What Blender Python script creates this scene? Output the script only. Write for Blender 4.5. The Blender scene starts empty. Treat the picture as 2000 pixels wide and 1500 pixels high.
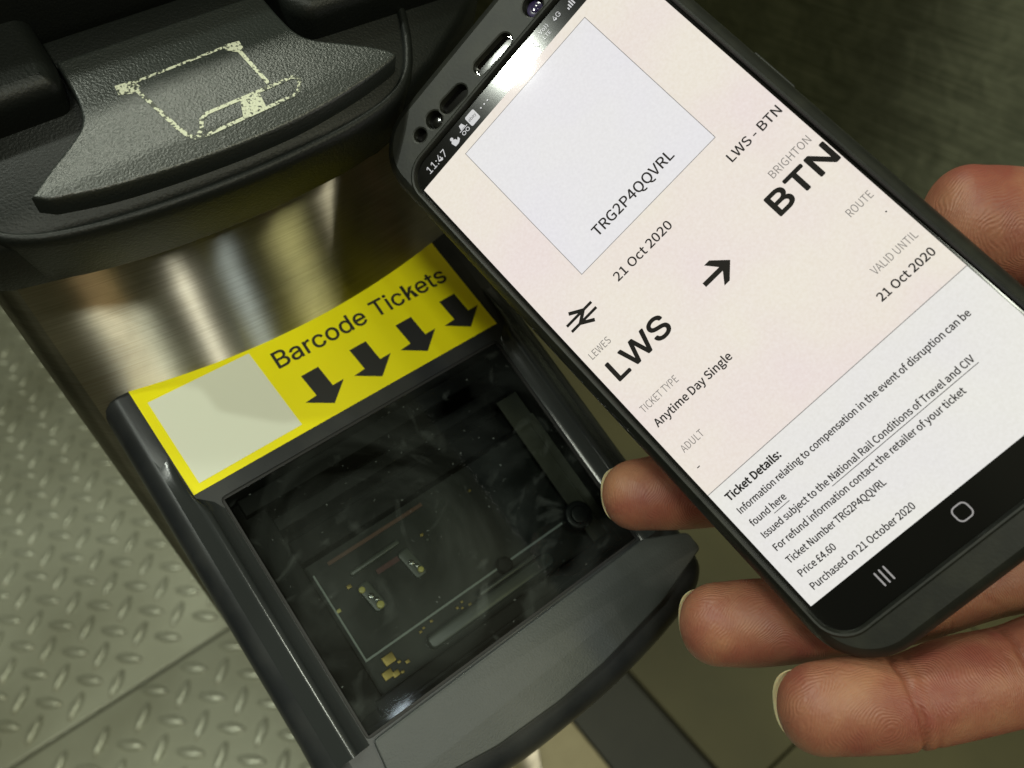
import bpy, bmesh, math, random, os
from mathutils import Vector, Matrix, noise
sc = bpy.context.scene
C = sc.collection
S = 0.001                                   # everything below is written in millimetres
V = Vector
R = math.radians

# ------------------------------------------------------------------ camera, light, exposure
RX = V((0.7961, -0.4824, 0.3654)); RY = V((-0.6005, -0.5552, 0.5754)); RZ = V((-0.0747, -0.6775, -0.7317))
CAM = V((-45.3375, -114.0843, 177.8358))
cd = bpy.data.cameras.new('camera'); cam = bpy.data.objects.new('camera', cd); C.objects.link(cam)
M3 = Matrix(((RX[0], -RX[1], -RX[2]), (RY[0], -RY[1], -RY[2]), (RZ[0], -RZ[1], -RZ[2])))
cam.matrix_world = Matrix.Translation(CAM*S) @ M3.to_4x4()
cd.sensor_width = 36; cd.lens = 36*1600/2000
cd.clip_start = 0.005; cd.clip_end = 50
cd.dof.use_dof = True; cd.dof.focus_distance = 0.176; cd.dof.aperture_fstop = 18
sc.camera = cam

def cp(px, py, z):                          # a point of the place, given by its direction and distance from the photographer
    v = V(((px-1000)/1600*z, (py-750)/1600*z, z))
    return V((RX.dot(v), RY.dot(v), RZ.dot(v))) + CAM

w = bpy.data.worlds.new('World'); sc.world = w; w.use_nodes = True
nt = w.node_tree; nt.nodes.clear()
out = nt.nodes.new('ShaderNodeOutputWorld'); bg = nt.nodes.new('ShaderNodeBackground')
tc = nt.nodes.new('ShaderNodeTexCoord'); mp = nt.nodes.new('ShaderNodeMapping'); nz = nt.nodes.new('ShaderNodeTexNoise'); cr = nt.nodes.new('ShaderNodeValToRGB')
mp.inputs['Scale'].default_value = (1.0, 1.0, 0.35); nz.inputs['Scale'].default_value = 2.6; nz.inputs['Detail'].default_value = 3
e = cr.color_ramp.elements
e[0].position = 0.36; e[0].color = (0.02, 0.022, 0.013, 1)
e[1].position = 0.72; e[1].color = (0.62, 0.62, 0.42, 1)
m_ = e.new(0.52); m_.color = (0.15, 0.155, 0.09, 1)
nt.links.new(tc.outputs['Generated'], mp.inputs[0]); nt.links.new(mp.outputs[0], nz.inputs[0])
nt.links.new(nz.outputs['Fac'], cr.inputs[0]); sx_ = nt.nodes.new('ShaderNodeSeparateXYZ'); mr = nt.nodes.new('ShaderNodeMapRange'); mm = nt.nodes.new('ShaderNodeMix'); mm.data_type = 'RGBA'; mm.blend_type = 'MULTIPLY'; mm.inputs[0].default_value = 1
mr.inputs[1].default_value = -0.3; mr.inputs[2].default_value = 1.0; mr.inputs[3].default_value = 0.22; mr.inputs[4].default_value = 1.5
nt.links.new(tc.outputs['Generated'], sx_.inputs[0]); nt.links.new(sx_.outputs[2], mr.inputs[0]); nt.links.new(cr.outputs[0], mm.inputs[6]); nt.links.new(mr.outputs[0], mm.inputs[7])
nt.links.new(mm.outputs[2], bg.inputs[0]); nt.links.new(bg.outputs[0], out.inputs[0])
bg.inputs[1].default_value = 0.36

def area(name, d, dist, sx, sy, power, col, rot=0):
    l = bpy.data.lights.new(name, 'AREA'); l.shape = 'RECTANGLE'; l.size = sx; l.size_y = sy; l.energy = power; l.color = col
    o = bpy.data.objects.new(name, l); C.objects.link(o)
    d = V(d).normalized(); o.location = d*dist
    o.rotation_euler = (d.to_track_quat('Z', 'Y').to_matrix() @ Matrix.Rotation(R(rot), 3, 'Z')).to_euler()
    return o
area('unseen_lamp', (-0.540, 0.192, 0.820), 2.2, 0.055, 0.055, 9, (0.94, 1.0, 0.88))
area('unseen_lamp', (-0.28, 0.22, 0.93), 2.3, 0.25, 0.25, 11, (0.94, 1.0, 0.84))  # added soft key without a known source, brightens the fingers
area('unseen_lamp', (0.12, 0.43, 0.90), 2.3, 0.8, 0.07, 14, (0.96, 1.0, 0.82))
area('unseen_lamp', (-0.21, -0.42, 0.88), 2.3, 0.28, 0.28, 11, (0.96, 1.0, 0.84))  # added soft lamp from the front, evens out the light on the sticker
area('unseen_lamp', (-0.07, -0.66, 0.75), 2.3, 0.05, 0.9, 5, (1.0, 0.98, 0.84))
area('unseen_lamp', (0.06, -0.66, 0.75), 2.3, 0.06, 0.9, 2.6, (0.78, 0.92, 1.0))  # unseen bluish lamp for the cool streak on the steel nose
area('unseen_lamp', (-0.30, -0.85, 0.40), 2.6, 0.22, 0.6, 2.2, (1.0, 0.70, 0.36))  # added warm lamp, stands in for brown surroundings mirrored in the nose
area('unseen_lamp', (0.24, -0.66, 0.72), 2.4, 0.22, 0.7, 4.5, (1.0, 0.97, 0.45))
area('unseen_lamp', (0.42, -0.74, 0.55), 2.6, 0.04, 0.9, 7, (1.0, 0.95, 0.74))
sc.view_settings.view_transform = 'Standard'; sc.view_settings.look = 'None'
sc.view_settings.exposure = 0.16; sc.view_settings.gamma = 1
sc.cycles.use_denoising = True

# ------------------------------------------------------------------ materials
def mat(name, col, rough=0.5, metal=0.0, spec=0.5, bump=None, vary=None, emit=None, coat=0.0, sss=None, aniso=0.0):
    m = bpy.data.materials.new(name); m.use_nodes = True; n = m.node_tree; b = n.nodes['Principled BSDF']
    b.inputs['Base Color'].default_value = (*col, 1); b.inputs['Roughness'].default_value = rough
    b.inputs['Metallic'].default_value = metal; b.inputs['Specular IOR Level'].default_value = spec
    b.inputs['Coat Weight'].default_value = coat; b.inputs['Coat Roughness'].default_value = 0.06
    t = n.nodes.new('ShaderNodeTexCoord')
    def tex(scale, detail=3, vec=(1, 1, 1), kind='ShaderNodeTexNoise'):
        mpn = n.nodes.new('ShaderNodeMapping'); mpn.inputs['Scale'].default_value = vec
        x = n.nodes.new(kind); x.inputs['Scale'].default_value = scale
        if 'Detail' in x.inputs: x.inputs['Detail'].default_value = detail
        n.links.new(t.outputs['Object'], mpn.inputs[0]); n.links.new(mpn.outputs[0], x.inputs['Vector'])
        return x
    if vary:                                 # (second colour, scale, low, high[, vec])
        c2, scale, lo, hi = vary[:4]; vec = vary[4] if len(vary) > 4 else (1, 1, 1)
        x = tex(scale, 5, vec); r = n.nodes.new('ShaderNodeValToRGB')
        r.color_ramp.elements[0].position = lo; r.color_ramp.elements[0].color = (*col, 1)
        r.color_ramp.elements[1].position = hi; r.color_ramp.elements[1].color = (*c2, 1)
        n.links.new(x.outputs['Fac'], r.inputs[0]); n.links.new(r.outputs[0], b.inputs['Base Color'])
    prev = None
    for (scale, strength, dist, vec) in (bump or []):
        x = tex(scale, 2, vec); bm = n.nodes.new('ShaderNodeBump')
        bm.inputs['Strength'].default_value = strength; bm.inputs['Distance'].default_value = dist*S
        n.links.new(x.outputs['Fac'], bm.inputs['Height'])
        if prev: n.links.new(prev.outputs[0], bm.inputs['Normal'])
        n.links.new(bm.outputs[0], b.inputs['Normal']); prev = bm
    if emit:
        b.inputs['Emission Color'].default_value = (*emit, 1); b.inputs['Emission Strength'].default_value = 1
    if sss:
        b.inputs['Subsurface Weight'].default_value = sss[0]; b.inputs['Subsurface Radius'].default_value = (1, .35, .2); b.inputs['Subsurface Scale'].default_value = sss[1]*S
    if aniso:
        b.inputs['Anisotropic'].default_value = aniso; b.inputs['Anisotropic Rotation'].default_value = 0.25
        tg = n.nodes.new('ShaderNodeTangent'); tg.direction_type = 'RADIAL'; tg.axis = 'Z'
        n.links.new(tg.outputs[0], b.inputs['Tangent'])
    m['tex'] = 0
    return m

grain = mat('textured_black_plastic', (0.006, 0.0075, 0.0065), 0.46, bump=[(1700, 0.8, 0.13, (1, 1, 1))], spec=0.30)
graincoarse = mat('textured_black_plastic_tray', (0.018, 0.022, 0.020), 0.38, bump=[(1900, 1.0, 0.15, (1, 1, 1))], spec=0.8)
ANI = 0.87
satin = mat('satin_charcoal_plastic', (0.016, 0.018, 0.020), 0.36, spec=0.4, bump=[(2500, 0.35, 0.05, (1, 1, 1))], vary=((0.034, 0.036, 0.036), 60, 0.4, 0.7))
glossy_rail = mat('glossy_charcoal_plastic', (0.022, 0.025, 0.026), 0.20, bump=[(1800, 0.3, 0.04, (1, 1, 1))])
lipm = mat('matt_grey_plastic', (0.036, 0.041, 0.040), 0.46, bump=[(2200, 0.6, 0.10, (1, 1, 1))], vary=((0.046, 0.050, 0.048), 45, 0.4, 0.65))
inkb = mat('black_ink', (0.012, 0.012, 0.012), 0.4)
yellow = mat('yellow_sticker_vinyl', (0.92, 0.84, 0.003), 0.30, vary=((0.88, 0.79, 0.003), 40, 0.4, 0.7), bump=[(40, 0.3, 0.5, (1, 1, 1)), (900, 0.2, 0.03, (1, 1, 1))])
qwhite = mat('white_sticker_print', (0.74, 0.77, 0.66), 0.32)
tyre = mat('black_rubber_case', (0.019, 0.020, 0.018), 0.36, bump=[(1500, 0.3, 0.05, (1, 1, 1))])
casem = mat('black_silicone_phone_case', (0.008, 0.009, 0.007), 0.50, spec=0.42, bump=[(1400, 0.35, 0.06, (1, 1, 1))], vary=((0.016, 0.017, 0.012), 160, 0.45, 0.75))
gblack = mat('black_glass', (0.004, 0.004, 0.004), 0.10)
hole = mat('dark_cavity', (0.003, 0.003, 0.003), 0.6)
chrome = mat('polished_chrome_edge', (0.45, 0.45, 0.43), 0.16, 1.0)
pcb = mat('dark_circuit_board', (0.004, 0.006, 0.005), 0.4, spec=0.3, vary=((0.013, 0.016, 0.013), 130, 0.4, 0.7))
tray = mat('dark_inner_plastic', (0.002, 0.0025, 0.0025), 0.6, spec=0.2, vary=((0.004, 0.0045, 0.0045), 50, 0.4, 0.7))
gold = mat('gold_solder_pad', (0.26, 0.19, 0.05), 0.35, 0.6)
ledm = mat('yellow_led_die', (0.62, 0.56, 0.16), 0.3)
ledb = mat('grey_led_carrier', (0.075, 0.085, 0.075), 0.3)
redm = mat('red_inner_strip', (0.08, 0.012, 0.012), 0.4)
brownm = mat('brown_inner_strip', (0.10, 0.035, 0.015), 0.4)
white_line = mat('pale_inner_edge', (0.30, 0.34, 0.33), 0.35)
reflect_paint = mat('painted_glass_reflection', (0.085, 0.088, 0.065), 0.4, vary=((0.015, 0.017, 0.015), 22, 0.42, 0.60))  # pale tone imitates a reflection on the window glass
nailm = mat('finger_nail', (0.62, 0.55, 0.33), 0.3, sss=(0.2, 1.0))
iconm = mat('screen_icon_light', (0.0, 0.0, 0.0), 0.1, emit=(0.55, 0.55, 0.55))
navm = mat('screen_nav_icon', (0.0, 0.0, 0.0), 0.1, emit=(0.30, 0.29, 0.28))
txtb = mat('screen_text_black', (0.006, 0.006, 0.006), 0.05, emit=(0.010, 0.009, 0.008))
txtd = mat('screen_text_dark', (0.006, 0.006, 0.006), 0.05, emit=(0.020, 0.018, 0.017))
txtg = mat('screen_text_grey', (0.006, 0.006, 0.006), 0.05, emit=(0.20, 0.185, 0.17))
lineg = mat('screen_rule_grey', (0.006, 0.006, 0.006), 0.05, emit=(0.22, 0.21, 0.20))

def screen_mat(name, c1, c2):                 # a lit display: slightly uneven glow under glass
    m = mat(name, (0.004, 0.004, 0.004), 0.045, coat=0.0)
    n = m.node_tree; b = n.nodes['Principled BSDF']; t = n.nodes.new('ShaderNodeTexCoord')
    x = n.nodes.new('ShaderNodeTexNoise'); x.inputs['Scale'].default_value = 45; x.inputs['Detail'].default_value = 2
    r = n.nodes.new('ShaderNodeValToRGB'); r.color_ramp.elements[0].position = 0.35; r.color_ramp.elements[1].position = 0.65
    r.color_ramp.elements[0].color = (*c1, 1); r.color_ramp.elements[1].color = (*c2, 1)
    x2 = n.nodes.new('ShaderNodeTexNoise'); x2.inputs['Scale'].default_value = 1600; x2.inputs['Detail'].default_value = 2
    mx = n.nodes.new('ShaderNodeMix'); mx.data_type = 'RGBA'; mx.blend_type = 'OVERLAY'; mx.inputs[0].default_value = 0.16
    n.links.new(t.outputs['Object'], x.inputs[0]); n.links.new(t.outputs['Object'], x2.inputs[0])
    n.links.new(x.outputs['Fac'], r.inputs[0]); n.links.new(r.outputs[0], mx.inputs[6]); n.links.new(x2.outputs['Fac'], mx.inputs[7])
    n.links.new(mx.outputs[2], b.inputs['Emission Color']); b.inputs['Emission Strength'].default_value = 1
    return m
page_cream = screen_mat('lit_ticket_cream', (0.74, 0.655, 0.625), (0.75, 0.695, 0.61))
page_white = screen_mat('lit_ticket_white', (0.715, 0.70, 0.68), (0.73, 0.72, 0.665))
page_lilac = screen_mat('lit_code_panel', (0.71, 0.695, 0.725), (0.72, 0.71, 0.71))

def skin_mat():
    m = mat('skin', (0.36, 0.165, 0.095), 0.46, sss=(0.22, 2.2), spec=0.4)
    n = m.node_tree; b = n.nodes['Principled BSDF']; t = n.nodes.new('ShaderNodeTexCoord')
    x = n.nodes.new('ShaderNodeTexNoise'); x.inputs['Scale'].default_value = 85; x.inputs['Detail'].default_value = 4
    r = n.nodes.new('ShaderNodeValToRGB'); E_ = r.color_ramp.elements
    E_[0].position = 0.33; E_[0].color = (0.215, 0.062, 0.043, 1); E_[1].position = 0.68; E_[1].color = (0.32, 0.150, 0.084, 1)
    n.links.new(t.outputs['Object'], x.inputs[0]); n.links.new(x.outputs['Fac'], r.inputs[0])
    at = n.nodes.new('ShaderNodeAttribute'); at.attribute_name = 'crease'
    mx = n.nodes.new('ShaderNodeMix'); mx.data_type = 'RGBA'; mx.inputs[7].default_value = (0.20, 0.06, 0.035, 1)
    n.links.new(at.outputs['Fac'], mx.inputs[0]); n.links.new(r.outputs[0], mx.inputs[6]); n.links.new(mx.outputs[2], b.inputs['Base Color'])
    # finger print ridges: concentric waves, warped
    uv = n.nodes.new('ShaderNodeAttribute'); uv.attribute_name = 'ridge'
    wv = n.nodes.new('ShaderNodeMath'); wv.operation = 'SINE'
    sx = n.nodes.new('ShaderNodeMath'); sx.operation = 'MULTIPLY'; sx.inputs[1].default_value = 2*math.pi/0.55
    nz2 = n.nodes.new('ShaderNodeTexNoise'); nz2.inputs['Scale'].default_value = 130; nz2.inputs['Detail'].default_value = 1
    ad = n.nodes.new('ShaderNodeMath'); ad.operation = 'MULTIPLY_ADD'; ad.inputs[1].default_value = 6.0
    n.links.new(t.outputs['Object'], nz2.inputs[0]); n.links.new(nz2.outputs['Fac'], ad.inputs[0]); n.links.new(uv.outputs['Fac'], ad.inputs[2])
    n.links.new(ad.outputs[0], sx.inputs[0]); n.links.new(sx.outputs[0], wv.inputs[0])
    b1 = n.nodes.new('ShaderNodeBump'); b1.inputs['Strength'].default_value = 0.6; b1.inputs['Distance'].default_value = 0.036*S
    n.links.new(wv.outputs[0], b1.inputs['Height'])
    x3 = n.nodes.new('ShaderNodeTexVoronoi'); x3.inputs['Scale'].default_value = 1300
    b2 = n.nodes.new('ShaderNodeBump'); b2.inputs['Strength'].default_value = 0.6; b2.inputs['Distance'].default_value = 0.09*S
    n.links.new(t.outputs['Object'], x3.inputs[0]); n.links.new(x3.outputs['Distance'], b2.inputs['Height'])
    n.links.new(b1.outputs[0], b2.inputs['Normal']); n.links.new(b2.outputs[0], b.inputs['Normal'])
    return m
skin = skin_mat()

def glass_mat():                              # thin window: see-through, mirror-like at a slant, with grease and scratches
    m = bpy.data.materials.new('smudged_window_glass'); m.use_nodes = True; n = m.node_tree; n.nodes.clear()
    o = n.nodes.new('ShaderNodeOutputMaterial'); tr = n.nodes.new('ShaderNodeBsdfTransparent'); tr.inputs[0].default_value = (0.62, 0.66, 0.64, 1)
    gl = n.nodes.new('ShaderNodeBsdfGlossy'); gl.inputs['Roughness'].default_value = 0.05
    df = n.nodes.new('ShaderNodeBsdfDiffuse'); df.inputs[0].default_value = (0.30, 0.34, 0.32, 1)
    fr = n.nodes.new('ShaderNodeFresnel'); fr.inputs[0].default_value = 1.5
    m1 = n.nodes.new('ShaderNodeMixShader'); m2 = n.nodes.new('ShaderNodeMixShader')
    t = n.nodes.new('ShaderNodeTexCoord')
    def layer(scale, lo, hi, amt, vec, rot=0, dist=0):
        mp = n.nodes.new('ShaderNodeMapping'); mp.inputs['Scale'].default_value = vec; mp.inputs['Rotation'].default_value = (0, 0, rot)
        x = n.nodes.new('ShaderNodeTexNoise'); x.inputs['Scale'].default_value = scale; x.inputs['Detail'].default_value = 6; x.inputs['Distortion'].default_value = dist
        r = n.nodes.new('ShaderNodeMapRange'); r.inputs[1].default_value = lo; r.inputs[2].default_value = hi; r.inputs[3].default_value = 0; r.inputs[4].default_value = amt
        n.links.new(t.outputs['Object'], mp.inputs[0]); n.links.new(mp.outputs[0], x.inputs[0]); n.links.new(x.outputs['Fac'], r.inputs[0])
        return r
    ls = [layer(28, 0.45, 0.78, 0.07, (1, 1, 1), 0, 1.5), layer(60, 0.58, 0.75, 0.08, (1, 1, 1), 0, 2.5), layer(900, 0.70, 0.76, 0.30, (1, 1, 1), 0, 0)]
    s = ls[0]
    for l in ls[1:]:
        a = n.nodes.new('ShaderNodeMath'); a.operation = 'ADD'; n.links.new(s.outputs[0], a.inputs[0]); n.links.new(l.outputs[0], a.inputs[1]); s = a
    n.links.new(s.outputs[0], m1.inputs[0]); n.links.new(tr.outputs[0], m1.inputs[1]); n.links.new(df.outputs[0], m1.inputs[2])
    n.links.new(fr.outputs[0], m2.inputs[0]); n.links.new(m1.outputs[0], m2.inputs[1]); n.links.new(gl.outputs[0], m2.inputs[2])
    n.links.new(m2.outputs[0], o.inputs[0])
    return m
glass = glass_mat()

def worn_paint():
    m = mat('worn_cream_print', (0.50, 0.52, 0.36), 0.5, bump=[(1700, 1.0, 0.15, (1, 1, 1))])
    n = m.node_tree; b = n.nodes['Principled BSDF']; t = n.nodes.new('ShaderNodeTexCoord')
    x = n.nodes.new('ShaderNodeTexNoise'); x.inputs['Scale'].default_value = 1500; x.inputs['Detail'].default_value = 2
    big = n.nodes.new('ShaderNodeTexNoise'); big.inputs['Scale'].default_value = 90
    ad = n.nodes.new('ShaderNodeMath'); ad.operation = 'MULTIPLY_ADD'; ad.inputs[1].default_value = 0.45
    r = n.nodes.new('ShaderNodeValToRGB'); r.color_ramp.elements[0].position = 0.66; r.color_ramp.elements[1].position = 0.74
    r.color_ramp.elements[0].color = (0.045, 0.05, 0.04, 1); r.color_ramp.elements[1].color = (0.56, 0.58, 0.45, 1)
    n.links.new(t.outputs['Object'], x.inputs[0]); n.links.new(t.outputs['Object'], big.inputs[0])
    n.links.new(big.outputs['Fac'], ad.inputs[0]); n.links.new(x.outputs['Fac'], ad.inputs[2]); n.links.new(ad.outputs[0], r.inputs[0])
    n.links.new(r.outputs[0], b.inputs['Base Color'])
    return m
worn = worn_paint()

def brushed(name, c1, c2, vec, r, an, tangent):
    m = mat(name, c1, 0.3, 1.0, vary=(c2, 1.0, 0.35, 0.7, vec)); n = m.node_tree; b = n.nodes['Principled BSDF']
    g_ = n.nodes.new('ShaderNodeBsdfAnisotropic'); g_.distribution = 'GGX'; g_.inputs['Roughness'].default_value = r; g_.inputs['Anisotropy'].default_value = an
    cn = n.nodes.new('ShaderNodeCombineXYZ')
    for i in range(3): cn.inputs[i].default_value = tangent[i]
    n.links.new(cn.outputs[0], g_.inputs['Tangent'])
    t0 = n.nodes.new('ShaderNodeTexCoord'); bl = n.nodes.new('ShaderNodeTexNoise'); bl.inputs['Scale'].default_value = 38; bl.inputs['Detail'].default_value = 6; bl.inputs['Distortion'].default_value = 1.2
    rm_ = n.nodes.new('ShaderNodeMapRange'); rm_.inputs[1].default_value = 0.35; rm_.inputs[2].default_value = 0.7; rm_.inputs[3].default_value = 1.0; rm_.inputs[4].default_value = 0.62
    mu = n.nodes.new('ShaderNodeMix'); mu.data_type = 'RGBA'; mu.blend_type = 'MULTIPLY'; mu.inputs[0].default_value = 1
    n.links.new(t0.outputs['Object'], bl.inputs[0]); n.links.new(bl.outputs['Fac'], rm_.inputs[0]); n.links.new(rm_.outputs[0], mu.inputs[7])
    n.links.new(b.inputs['Base Color'].links[0].from_socket, mu.inputs[6]); n.links.new(mu.outputs[2], g_.inputs['Color'])
    t = n.nodes.new('ShaderNodeTexCoord'); mp = n.nodes.new('ShaderNodeMapping'); mp.inputs['Scale'].default_value = vec
    x = n.nodes.new('ShaderNodeTexNoise'); x.inputs['Scale'].default_value = 1; x.inputs['Detail'].default_value = 3
    bu = n.nodes.new('ShaderNodeBump'); bu.inputs['Strength'].default_value = 0.25; bu.inputs['Distance'].default_value = 0.04*S
    n.links.new(t.outputs['Object'], mp.inputs[0]); n.links.new(mp.outputs[0], x.inputs[0]); n.links.new(x.outputs['Fac'], bu.inputs['Height']); n.links.new(bu.outputs[0], g_.inputs['Normal'])
    mx = n.nodes.new('ShaderNodeMixShader'); mx.inputs[0].default_value = 0.10
    n.links.new(g_.outputs[0], mx.inputs[1]); n.links.new(b.outputs[0], mx.inputs[2])
    n.links.new(mx.outputs[0], n.nodes['Material Output'].inputs[0])
    return m
steel = brushed('brushed_stainless_steel', (0.58, 0.56, 0.48), (0.45, 0.42, 0.34), (50, 50, 2600), 0.34, ANI, (1, 0, 0))
darksteel = brushed('dull_brushed_steel', (0.30, 0.31, 0.21), (0.15, 0.155, 0.10), (700, 6, 420), 0.40, 0.7, (0, 1, 0))
# ------------------------------------------------------------------ object helpers
ORG = {}
def thing(name, loc, label, cat, group=None):
    o = bpy.data.objects.new(name, None); o.empty_display_size = 0.02; C.objects.link(o); o.location = V(loc)*S
    o['label'] = label; o['category'] = cat
    if group: o['group'] = group
    ORG[o.name] = V(loc); return o
def org(p):
    return ORG.get(p.name, V((0, 0, 0))) if p else V((0, 0, 0))
def part(name, verts, faces, m, parent=None, smooth=True, loc=None, auto=40):
    o_ = org(parent) if parent else V(loc or (0, 0, 0))
    me = bpy.data.meshes.new(name)
    me.from_pydata([tuple((V(v)-o_)*S) for v in verts], [], faces)
    bm = bmesh.new(); bm.from_mesh(me); bmesh.ops.recalc_face_normals(bm, faces=bm.faces); bm.to_mesh(me); bm.free()
    me.materials.append(m); o = bpy.data.objects.new(name, me); C.objects.link(o)
    if smooth:
        for p in me.polygons: p.use_smooth = True
        me.set_sharp_from_angle(angle=R(auto))
    if parent: o.parent = parent
    else: o.location = o_*S
    ORG[o.name] = o_
    return o
def join(lst):
    vs, fs = [], []
    for v, f in lst:
        k = len(vs); vs += list(v); fs += [tuple(i+k for i in q) for q in f]
    return vs, fs

# frames: functions from (x, y, h) to world millimetres
RUP = V((0, -0.4495, 0.8933)); RDN = V((0, -0.8933, -0.4495))
def FR(x, y, h): return V((x-42.5, 0, 0)) + RDN*(y-34) + RUP*h           # reader: x from window's left edge, y down the slope
HUP = V((0, -0.42, 0.9075)); HQ = V((0, 0.9075, 0.42))
def FH(x, q, h): return V((x, 50, 92)) + HQ*q + HUP*h                    # ticket slot head: x, q up the slope
PA = V((0.7722, -0.1732, 0.6113)); PB = V((0.0735, -0.9313, -0.3567)); PN = -V((0.6311, 0.3204, -0.7065)); P0 = V((27.9841, 30.3921, 72.0434))
def FP(x, y, h): return P0 + PA*x + PB*y + PN*h                          # phone: x right, y down the page, h towards the viewer
def FW(x, y, z): return V((x, y, z))

def smoothc(pts, n=6, closed=True):          # Catmull-Rom
    out = []; L = len(pts)
    rng = range(L) if closed else range(L-1)
    for i in rng:
        p0, p1, p2, p3 = [V(pts[(i+k-1) % L]) if closed else V(pts[min(max(i+k-1, 0), L-1)]) for k in range(4)]
        for j in range(n):
            t = j/n
            out.append(0.5*((2*p1)+(-p0+p2)*t+(2*p0-5*p1+4*p2-p3)*t*t+(-p0+3*p1-3*p2+p3)*t**3))
    if not closed: out.append(V(pts[-1]))
    return out
def rrect(x0, y0, x1, y1, r, n=8):
    rs = r if isinstance(r, (list, tuple)) else [r]*4
    out = []
    for (cx, cy, a0), rr in zip([(x1, y1, 0), (x0, y1, 90), (x0, y0, 180), (x1, y0, 270)], rs):
        ox = cx-rr if cx == x1 else cx+rr; oy = cy-rr if cy == y1 else cy+rr
        for k in range(n+1):
            a = R(a0+90*k/n); out.append(V((ox+rr*math.cos(a), oy+rr*math.sin(a))))
    return out
def rpoly(pts, r, n=5):                      # polygon with every corner rounded
    out = []; L = len(pts)
    for i in range(L):
        p = V(pts[i]); a = (V(pts[i-1])-p); b = (V(pts[(i+1) % L])-p)
        d = min(r, a.length*0.45, b.length*0.45); A = p+a.normalized()*d; B = p+b.normalized()*d
        for k in range(n+1):
            t = k/n; out.append(A*(1-t)**2+p*2*t*(1-t)+B*t*t)
    return out
def area2(c): return sum(c[i-1][0]*c[i][1]-c[i][0]*c[i-1][1] for i in range(len(c)))/2
def inset(c, d):                             # move a closed contour inwards by d
    s = 1 if area2(c) > 0 else -1; out = []; L = len(c)
    for i in range(L):
        a = V(c[i])-V(c[i-1]); b = V(c[(i+1) % L])-V(c[i])
        a = a.normalized() if a.length > 1e-6 else b.normalized(); b = b.normalized() if b.length > 1e-6 else a
        na = V((-a.y, a.x)); nb = V((-b.y, b.x)); m = na+nb
        m = m/max(0.35, m.length_squared/2) if m.length > 1e-6 else na
        out.append(V(c[i])+m*(d*s))
    return out
def tri(c):                                  # fill a closed contour
    from mathutils.geometry import tessellate_polygon
    return [tuple(t) for t in tessellate_polygon([[V((p[0], p[1], 0)) for p in c]])]
def rings(cs, F, cap0=False, cap1=True):     # cs: [(contour, h)]
    n = len(cs[0][0]); vs = []; fs = []
    for c, h in cs: vs += [F(p[0], p[1], h) for p in c]
    for k in range(len(cs)-1):
        for i in range(n):
            j = (i+1) % n; fs.append((k*n+i, k*n+j, (k+1)*n+j, (k+1)*n+i))
    if cap1:
        o = (len(cs)-1)*n; fs += [tuple(o+i for i in t) for t in tri(cs[-1][0])]
    if cap0: fs += [tuple(t) for t in tri(cs[0][0])]
    return vs, fs
def slab(c, F, h0, h1, b=0.5, cap0=False):
    cs = [(c, h0)]
    for k in range(5):
        a = R(90*k/4); cs.append((inset(c, b*(1-math.cos(a))), h1-b+b*math.sin(a)))
    return rings(cs, F, cap0, True)
def box(F, x0, y0, h0, x1, y1, h1, b=0.0):
    if b: return slab([V((x0, y0)), V((x1, y0)), V((x1, y1)), V((x0, y1))], F, h0, h1, b)
    return rings([([V((x0, y0)), V((x1, y0)), V((x1, y1)), V((x0, y1))], h) for h in (h0, h1)], F, True, True)
def sheet(c, F, h):
    return [F(p[0], p[1], h) for p in c], tri(c)
def stroke(pts, wd, F, h, closed=False):     # a ribbon of constant width
    pts = [V(p) for p in pts]; L = len(pts); vs = []; fs = []
    for i in range(L):
        a = pts[i]-pts[i-1] if (i > 0 or closed) else pts[1]-pts[0]
        b = pts[(i+1) % L]-pts[i] if (i < L-1 or closed) else a
        a = a.normalized(); b = b.normalized(); m = V((-a.y, a.x))+V((-b.y, b.x)); m = m/max(0.5, m.length_squared/2)
        vs += [F(*(pts[i]+m*wd/2), h), F(*(pts[i]-m*wd/2), h)]
    for i in range(L if closed else L-1):
        j = (i+1) % L; fs.append((2*i, 2*i+1, 2*j+1, 2*j))
    return vs, fs
def profile(prof, F, y0, y1, n=2, closed=True):  # extrude an (x, h) profile along y
    vs = []; fs = []; L = len(prof)
    for k in range(n):
        y = y0+(y1-y0)*k/(n-1); vs += [F(p[0], y, p[1]) for p in prof]
    for k in range(n-1):
        for i in range(L if closed else L-1):
            j = (i+1) % L; fs.append((k*L+i, k*L+j, (k+1)*L+j, (k+1)*L+i))
    if closed:
        t = tri([V(p) for p in prof]); fs += t; fs += [tuple(i+(n-1)*L for i in q) for q in t]
    return vs, fs
def disc(cx, cy, r, n=24): return [V((cx+r*math.cos(2*math.pi*k/n), cy+r*math.sin(2*math.pi*k/n))) for k in range(n)]
def pill(x0, y0, x1, y1, r, n=10):
    d = (V((x1, y1))-V((x0, y0))).normalized(); a0 = math.atan2(d.y, d.x); out = []
    for k in range(n+1): a = a0-math.pi/2+math.pi*k/n; out.append(V((x1+r*math.cos(a), y1+r*math.sin(a))))
    for k in range(n+1): a = a0+math.pi/2+math.pi*k/n; out.append(V((x0+r*math.cos(a), y0+r*math.sin(a))))
    return out

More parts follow.
